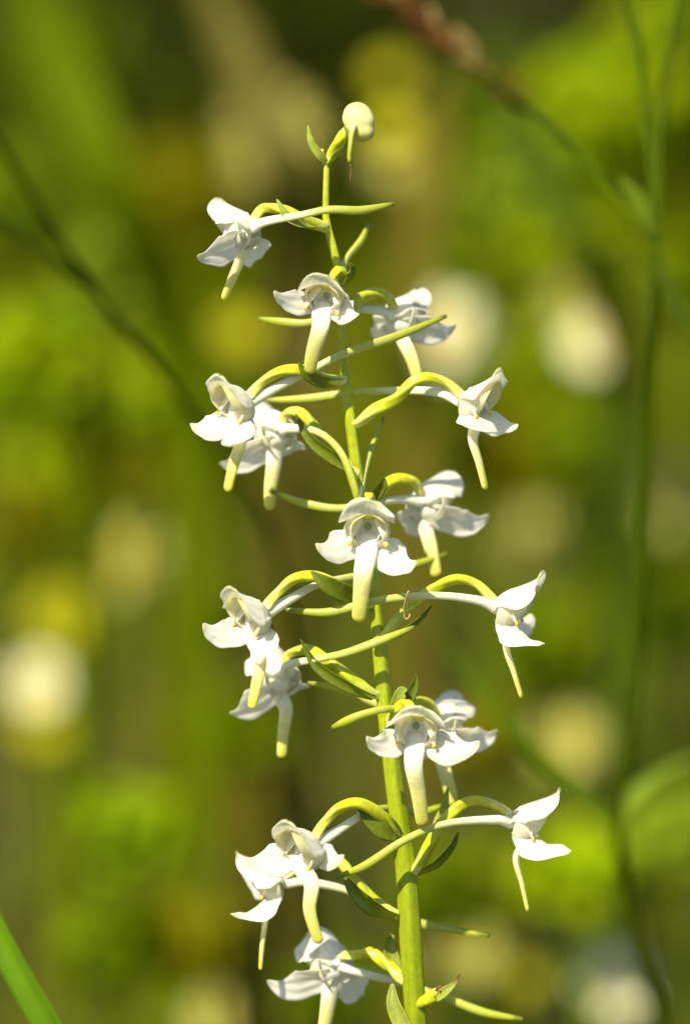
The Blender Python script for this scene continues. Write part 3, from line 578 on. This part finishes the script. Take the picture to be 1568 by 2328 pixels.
OLIVE = [(.15, .145, .001), (.12, .12, .0008)]
def herb(x, y, d, size_px, cols, label, n=70, group='leafy herbs in the meadow'):
    c = PB(x, y, d); r_ = size_px * S * d / D; g = ground_under(c)
    c[2] = max(c[2], r_ * .75 + .01)
    t_ = thing('leafy_herb', g, label, 'plant', group)
    st_ = [g + np.array([0, 0, -.005]), (g + c) / 2 + np.array([.01, 0, 0]), c]
    V, F, t = tube(st_, [.0022, .0018, .0012], n=10, sides=6); link_mesh('stem', V, F, M_leaf, t_, col=colour(V, cols[0]))
    V, F, C = leaf_cloud(c, (r_, r_ * .8, r_ * .85), n, max(r_ * .55, .015), cols, .55)
    link_mesh('foliage', V, F, M_leaf, t_, col=C)
HERBS = [(1385, 250, 1.5, 190, BRIGHT, 320, 'large bright yellow-green leafy clump behind the fork of the tall grass'), (1300, 520, 1.5, 130, BRIGHT, 160, 'bright leafy clump under the stalk of the red-brown grass spike'),
         (1110, 620, 1.6, 120, MID, 130, 'mid-green leafy clump between the orchid top and the tall grass'), (1150, 420, 1.7, 120, PALE, 60, 'pale green loose leafy clump below the red-brown grass spike'), (1540, 640, 1.4, 100, MID, 110, 'mid-green leafy clump just behind the tall grass stem'),
         (90, 830, 1.4, 170, BRIGHT, 300, 'large bright leafy clump below the fork of the leaning stem'), (270, 610, 1.4, 110, PALE, 130, 'pale green leafy clump crossed by the leaning stem'), (360, 880, 1.5, 130, BRIGHT, 150, 'bright leafy clump behind the lower half of the leaning stem'),
         (60, 440, 1.5, 140, MID, 180, 'mid-green leafy clump above the fork of the leaning stem'), (150, 120, 1.8, 140, MID, 130, 'mid-green leafy clump behind the wide slanting blades'), (420, 430, 1.8, 140, OLIVE, 110, 'olive leafy clump beside the faded straw flower heads'),
         (1150, 1020, 1.5, 130, OLIVE, 110, 'olive leafy clump behind the upper right flower'), (1300, 1010, 1.5, 130, MID, 140, 'mid-green leafy clump below the largest white rayed flower'), (1240, 1470, 1.3, 130, MID, 140, 'mid-green leafy clump behind the middle right flower'),
         (1530, 1400, 1.4, 100, MID, 110, 'mid-green leafy clump below the cream flower at the tall grass stem'), (320, 1080, 1.5, 110, OLIVE, 90, 'olive leafy clump above the lone cream flower'), (60, 1180, 1.5, 90, OLIVE, 80, 'olive leafy clump above the paired white and yellow flowers'),
         (300, 1900, 1.25, 120, BRIGHT, 110, 'low bright leafy clump beyond the sharp grass blade'), (560, 1650, 1.3, 90, MID, 90, 'low mid-green leafy clump behind the middle left flowers'), (250, 2140, 1.2, 120, MID, 110, 'low mid-green leafy clump right beside the sharp grass blade'),
         (460, 2140, 1.2, 100, OLIVE, 90, 'low olive leafy clump behind the lowest left flowers'), (1010, 2020, 1.25, 130, MID, 140, 'low mid-green leafy clump behind the lower stem'), (1290, 1980, 1.2, 120, BRIGHT, 120, 'low bright leafy clump beside the lowest right flower'),
         (1090, 1690, 1.4, 100, OLIVE, 90, 'olive leafy clump behind the front-facing lower flower'), (1540, 1880, 1.3, 100, PALE, 100, 'pale green leafy clump under the pale leaf of the tall grass'), (1180, 250, 1.9, 130, MID, 120, 'mid-green leafy clump right behind the red-brown grass spike'), (520, 980, 1.6, 100, MID, 90, 'mid-green leafy clump behind the upper left pair of flowers'),
         (180, 1060, 1.7, 150, BRIGHT, 120, 'bright leafy clump far above the lone cream flower'), (1420, 1250, 1.6, 140, MID, 140, 'mid-green leafy clump beyond the middle of the tall grass stem'), (1150, 800, 1.9, 150, BRIGHT, 120, 'bright leafy clump between the two upper white rayed flowers'), (1500, 60, 1.9, 120, BRIGHT, 120, 'bright leafy clump behind the topmost grass branches'), (700, 1000, 2.2, 140, OLIVE, 80, 'olive leafy clump straight behind the upper stem'), (880, 800, 2.3, 120, OLIVE, 80, 'olive leafy clump straight behind the back-facing upper flower'), (420, 1700, 1.5, 110, OLIVE, 80, 'olive leafy clump below the middle left flowers'), (470, 1420, 1.4, 100, OLIVE, 80, 'olive leafy clump behind the middle left three-quarter flower'), (750, 2240, 1.2, 90, MID, 80, 'low mid-green leafy clump behind the bottom flower')]
for x, y, d, sz, cols, n, lb in HERBS:
    herb(x, y, d, sz, cols, lb, n)

def daisy(x, y, d, diam, kind, label, group):
    c = PB(x, y, d); c[2] = max(c[2], .03); g = ground_under(c) + np.array([rng.uniform(-.02, .02), .02, 0])
    white = kind != 'yellow'
    t_ = thing('white_flower' if white else 'yellow_flower', g, label, 'flower', group)
    V, F, t = tube([g - np.array([0, 0, .005]), g * .5 + c * .5 + np.array([.006, .004, 0]), c - np.array([0, 0, .003])], [.0013, .0011, .001], n=12, sides=6)
    link_mesh('stem', V, F, M_leaf, t_, col=colour(V, (.08, .12, .01)))
    ax = nrm(np.array([rng.uniform(-.35, .2), -.75, .65])); a1 = nrm(np.cross(ax, [0, 0, 1.])); a2 = np.cross(ax, a1)
    rr = diam / 2 * {'white': 1.3, 'pale': 1.5, 'straw': 1.5, 'yellow': 1.15}[kind]
    V, F, t = blob(c, [a1 * rr * .3, a2 * rr * .3, ax * rr * .16], 6, 10)
    link_mesh('disc' if white else 'stamens', V, F, M_rays, t_, col=colour(V, (.62, .40, .015) if white else (.55, .42, .02)))
    npet = 12 if white else 5
    pc = {'white': (.68, .67, .42), 'pale': (.50, .49, .14), 'straw': (.32, .29, .07), 'yellow': (.40, .385, .012)}[kind]
    for q in range(npet):
        a = 2 * math.pi * (q + rng.uniform(-.15, .15)) / npet; dr = a1 * math.cos(a) + a2 * math.sin(a)
        wdt = rr * {'white': .17, 'pale': .11, 'straw': .13, 'yellow': .5}[kind]
        lift = ax * rr * (.06 if white else .35)
        V, F, t = patch([c + dr * rr * .2, c + dr * rr * .6 + lift * .8, c + dr * rr + lift], [wdt * .5, wdt, wdt * .8], [wdt * .5, wdt, wdt * .8], ax, nu=6, nv=4, cup=-.2, rnd=.6, thick=.0003)
        link_mesh('petal', V, F, M_rays, t_, col=colour(V, pc, .05))
FL = [(1352, 785, 1.46, .021, 'white', 'largest white rayed flower, beside the tall grass stem'), (1335, 705, 1.7, .026, 'pale', 'small cream flower just above the largest white rayed flower'), (1012, 762, 1.50, .032, 'white', 'white rayed flower behind a back-facing upper right flower'),
      (1218, 1232, 1.6, .026, 'pale', 'small cream flower between the orchid middle and the tall grass'), (1540, 1130, 1.6, .030, 'pale', 'small cream flower just past the tall grass stem'), (285, 1275, 1.6, .028, 'pale', 'lone small cream flower level with the orchid middle'),
      (92, 1555, 1.5, .021, 'white', 'white rayed flower crowded between yellow cup-shaped flowers'), (1392, 2235, 1.22, .022, 'white', 'white rayed flower low beside the foot of the tall grass'), (490, 2318, 1.35, .017, 'pale', 'small cream flower low beneath the lowest left flowers'),
      (1062, 2170, 1.4, .018, 'pale', 'small cream flower low behind the withered stump'), (1290, 1690, 1.5, .020, 'pale', 'small cream flower above the lowest right flower'), (622, 290, 1.5, .030, 'straw', 'faded straw coloured flower head beside the bud'), (612, 380, 1.55, .024, 'straw', 'faded straw coloured flower head above the topmost left flower'),
      (895, 310, 1.5, .017, 'yellow', 'yellow cup-shaped flower right behind the bud'), (885, 180, 1.7, .016, 'yellow', 'yellow cup-shaped flower under the tip of the red-brown grass spike'), (905, 360, 1.5, .019, 'pale', 'small cream flower beneath the yellow flower behind the bud'), (552, 765, 1.55, .018, 'yellow', 'lone yellow cup-shaped flower below the topmost left flower'),
      (150, 1415, 1.5, .026, 'yellow', 'yellow cup-shaped flower just above the crowded white rayed flower'), (205, 1490, 1.55, .018, 'yellow', 'yellow cup-shaped flower touching the right of the crowded white one'), (95, 1650, 1.5, .022, 'yellow', 'yellow cup-shaped flower just under the crowded white rayed flower'),
      (745, 1605, 1.5, .013, 'yellow', 'small yellow cup-shaped flower behind the spurs left of the stem'), (1545, 2070, 1.4, .018, 'yellow', 'yellow cup-shaped flower beyond the foot of the tall grass'), (1560, 980, 1.6, .014, 'yellow', 'small yellow cup-shaped flower above a cream one past the tall grass'), (150, 2150, 1.2, .008, 'yellow', 'tiny yellow flower low beside the sharp grass blade'), (1200, 2230, 1.4, .009, 'yellow', 'small yellow cup-shaped flower between two low pale flowers')]
for x, y, d, dm, kind, lb in FL:
    daisy(x, y, d, dm, kind, lb, {'white': 'white rayed flowers', 'pale': 'small cream flowers', 'straw': 'faded flower heads', 'yellow': 'yellow cup-shaped flowers'}[kind] + ' behind the orchid')

def grass_culm(pts, radii, col, parent, name='culm'):
    V, F, t = tube(pts, radii, n=50, sides=8); return link_mesh(name, V, F, M_leaf, parent, col=colour(V, col))
def strap(name, pts, hw, col, parent, normal=(0, -1, .3), cup=-.3, mat=None):
    V, F, t = patch(pts, hw, hw, normal, nu=26, nv=7, cup=cup, rnd=.985, thick=.0003, ripple=.0002); return link_mesh(name, V, F, mat or M_leaf, parent, col=colour(V, col))

# flowering grass to the right with a red-brown spike arching back over the orchid
GC = (.06, .095, .001)
pts = [PB(1500, 2360, .90), PB(1445, 2150, .88), PB(1402, 1870, .86), PB(1440, 1600, .84), PB(1470, 1050, .82), PB(1490, 550, .80)]
g = ground_under(PB(1560, 2360, .96)); fg = thing('flowering_grass', g, 'tall grass with a red-brown spike arching left, beside the orchid', 'grass')
grass_culm([g - np.array([0, 0, .005])] + pts, [.0016, .0015, .0015, .0015, .0014, .0013, .0012], GC, fg)
grass_culm([PB(1490, 560, .80), PB(1500, 300, .81), PB(1548, -30, .82), PB(1600, -300, .83)], [.0011, .0011, .001, .0006], GC, fg, 'branch')
grass_culm([PB(1495, 560, .80), PB(1475, 300, .81), PB(1425, -20, .82), PB(1380, -260, .83)], [.0011, .0011, .001, .0006], GC, fg, 'branch')
grass_culm([PB(1490, 556, .80), PB(1400, 440, .815), PB(1200, 235, .835), PB(1040, 110, .85), PB(880, -15, .855), PB(800, -80, .86)], [.0011, .001, .0009, .0008, .0007, .0004], GC, fg, 'branch')
strap('leaf', [PB(1402, 1870, .86), PB(1300, 1790, .87), PB(1150, 1640, .89), PB(985, 1430, .92)], [.0016, .002, .0018, .0004], (.05, .085, .001), fg)
strap('leaf', [PB(1402, 1860, .86), PB(1470, 1790, .88), PB(1580, 1730, .91), PB(1680, 1700, .94)], [.0022, .0034, .0034, .001], (.20, .28, .02), fg, normal=(-.5, -.7, .6))
strap('leaf', [PB(1489, 600, .80), PB(1540, 700, .80), PB(1600, 790, .80)], [.0012, .002, .001], (.06, .09, .006), fg)
strap('leaf', [PB(1480, 535, .80), PB(1450, 460, .80), PB(1410, 400, .80)], [.0008, .0018, .0006], (.12, .17, .01), fg)
# its spike: little two-sided spikelets along the branch
axis = crom([PB(1215, 248, .845), PB(1040, 110, .85), PB(880, -15, .855), PB(800, -80, .86)], 46)
sV, sF, _ = blob(np.zeros(3), np.diag([.0009, .0009, .0034]), 6, 6)
for i_ in range(46):
    T_ = nrm(axis[min(i_ + 1, 45)] - axis[max(i_ - 1, 0)]); s1 = nrm(np.cross(T_, FW)); s2 = np.cross(T_, s1)
    for kq in range(2):
        a = rng.random() * 6.283; side_ = s1 * math.cos(a) + s2 * math.sin(a)
        dr = nrm(T_ * .85 + side_ * .55); e1 = nrm(np.cross(dr, [.3, .2, 1])); e2 = np.cross(dr, e1)
        c_ = axis[i_] + side_ * .0009 + dr * .0018
        Vw = c_ + sV @ np.stack([e1, e2, dr]) * (.8 + .5 * rng.random())
        frac = i_ / 45; cc = (.085, .036, .008) if rng.random() < .82 - .3 * frac else (.22, .15, .06)
        link_mesh('spikelet', Vw, sF, M_dry, fg, col=colour(Vw, cc, .2))

# leaning stems on the left
g = ground_under(PB(800, 2300, 1.15)); lg = thing('leaning_grass', g, 'dark thin grass stem leaning left behind the upper flowers, forked near its tip', 'grass')
grass_culm([g, PB(640, 1300, .95), PB(430, 930, .88), PB(205, 645, .84), PB(-10, 310, .82), PB(-120, 120, .81)], [.0016, .0012, .0011, .001, .0009, .0006], (.035, .055, .0008), lg)
grass_culm([PB(212, 655, .842), PB(120, 590, .84), PB(-10, 495, .84), PB(-120, 430, .84)], [.0014, .0013, .0012, .0008], (.03, .048, .0006), lg, 'branch')
# sharp blade at the lower left
g = ground_under(PB(420, 2900, .72)); bl = thing('grass_blade', g, 'broad bright green grass blade beside the lowest flowers, nearly in focus', 'grass')
strap('blade', [g - np.array([0, 0, .004]), PB(330, 2700, .72), PB(108, 2320, .725), PB(-12, 2100, .73), PB(-110, 1880, .74), PB(-180, 1700, .75)], [.002, .0026, .0029, .0028, .0022, .0005], (.10, .20, .006), bl, normal=(-.5, -.75, .4), cup=-.5)
# wide soft blades crossing the top left, straw stalks behind the bud
def back_blade(pts, hw, col, label, group, mat=None, name='grass_blade'):
    p0 = pts[0]; g = ground_under(p0)
    o = strap(name, [g - np.array([0, 0, .004])] + pts, [hw * .7] + [hw] * (len(pts) - 1) + [hw * .15], col, None, mat=mat)
    tag(o, label, 'grass', group)
GB = 'wide blurred blades behind the orchid'
back_blade([PB(420, 900, 1.35), PB(260, 420, 1.3), PB(150, 150, 1.3), PB(20, -120, 1.3)], .0085, (.11, .16, .001), 'wide dark green blade slanting left behind the topmost left flower', GB)
back_blade([PB(200, 700, 1.4), PB(60, 200, 1.4), PB(-40, -60, 1.4)], .007, (.07, .10, .001), 'narrow dark blade slanting left beside a wider one', GB)
back_blade([PB(680, 700, 1.4), PB(620, 330, 1.35), PB(540, 110, 1.35), PB(430, -120, 1.35)], .0075, (.12, .105, .022), 'dry straw coloured stalk slanting left behind the bud', GB, M_dry, 'dry_stalk')
back_blade([PB(650, 900, 1.45), PB(655, 620, 1.4), PB(640, 380, 1.4)], .008, (.12, .10, .011), 'short upright straw stalk below the faded flower heads', GB, M_dry, 'dry_stalk')
back_blade([PB(930, 1000, 1.45), PB(930, 650, 1.45), PB(960, 420, 1.45), PB(1000, 150, 1.5)], .008, (.12, .10, .012), 'upright brown stalk behind the yellow cup-shaped flowers', GB, M_dry, 'dry_stalk')
back_blade([PB(1420, 900, 1.35), PB(1330, 600, 1.3), PB(1200, 330, 1.3), PB(1080, 60, 1.3)], .006, (.06, .095, .007), 'green blade crossing below the red-brown grass spike', GB)
back_blade([PB(560, 1900, 1.3), PB(620, 1500, 1.3), PB(690, 1200, 1.3)], .006, (.08, .075, .004), 'brown blade behind the middle left flowers', GB, M_dry, 'dry_stalk')

# bushes added to darken the far view, shade put into their leaf colour
def bush(x, y, h, w_, label, seed):
    g = np.array([x, y, 0.]); t_ = thing('shade_bush', g, label, 'bush', 'shade-coloured bushes beyond the meadow')
    tr = [tube([g - np.array([0, 0, .02]), g + np.array([.03, 0, h * .3]), g + np.array([0, 0, h * .7])], [.03, .022, .008], n=8, sides=7)]
    for q in range(6):
        a = q * 1.05 + seed; tr.append(tube([g + np.array([0, 0, h * (.15 + .05 * q)]), g + np.array([math.cos(a) * w_ * .3, math.sin(a) * w_ * .3, h * .45]), g + np.array([math.cos(a) * w_ * .42, math.sin(a) * w_ * .42, h * .75])], [.014, .009, .004], n=7, sides=5))
    V, F, t = merge(*tr); link_mesh('trunk', V, F, M_dry, t_, col=colour(V, (.06, .045, .025)))
    parts = [leaf_cloud(g + np.array([rng.uniform(-.35, .35) * w_, rng.uniform(-.3, .3) * w_, h * rng.uniform(.2, .8)]), (w_ * .28, w_ * .28, h * .25), 260, .055, SHADE_DARK if rng.random() < .8 else MID, .55) for q in range(14)]
    V, F, t = merge(*parts); link_mesh('crown', V, F, M_leaf, t_, col=t)
for i_, (x, y, h, w_) in enumerate([(-2.3, 4.2, 1.3, 1.5), (-1.1, 4.6, 1.2, 1.4), (.05, 4.3, 1.1, 1.3), (1.1, 4.8, 1.4, 1.5), (2.3, 4.3, 1.2, 1.4), (-.5, 5.6, 1.7, 1.6), (.9, 5.8, 1.6, 1.6)]):
    bush(x, y, h, w_, 'added leafy bush coloured dark for shade beyond the meadow, far out of focus', i_)
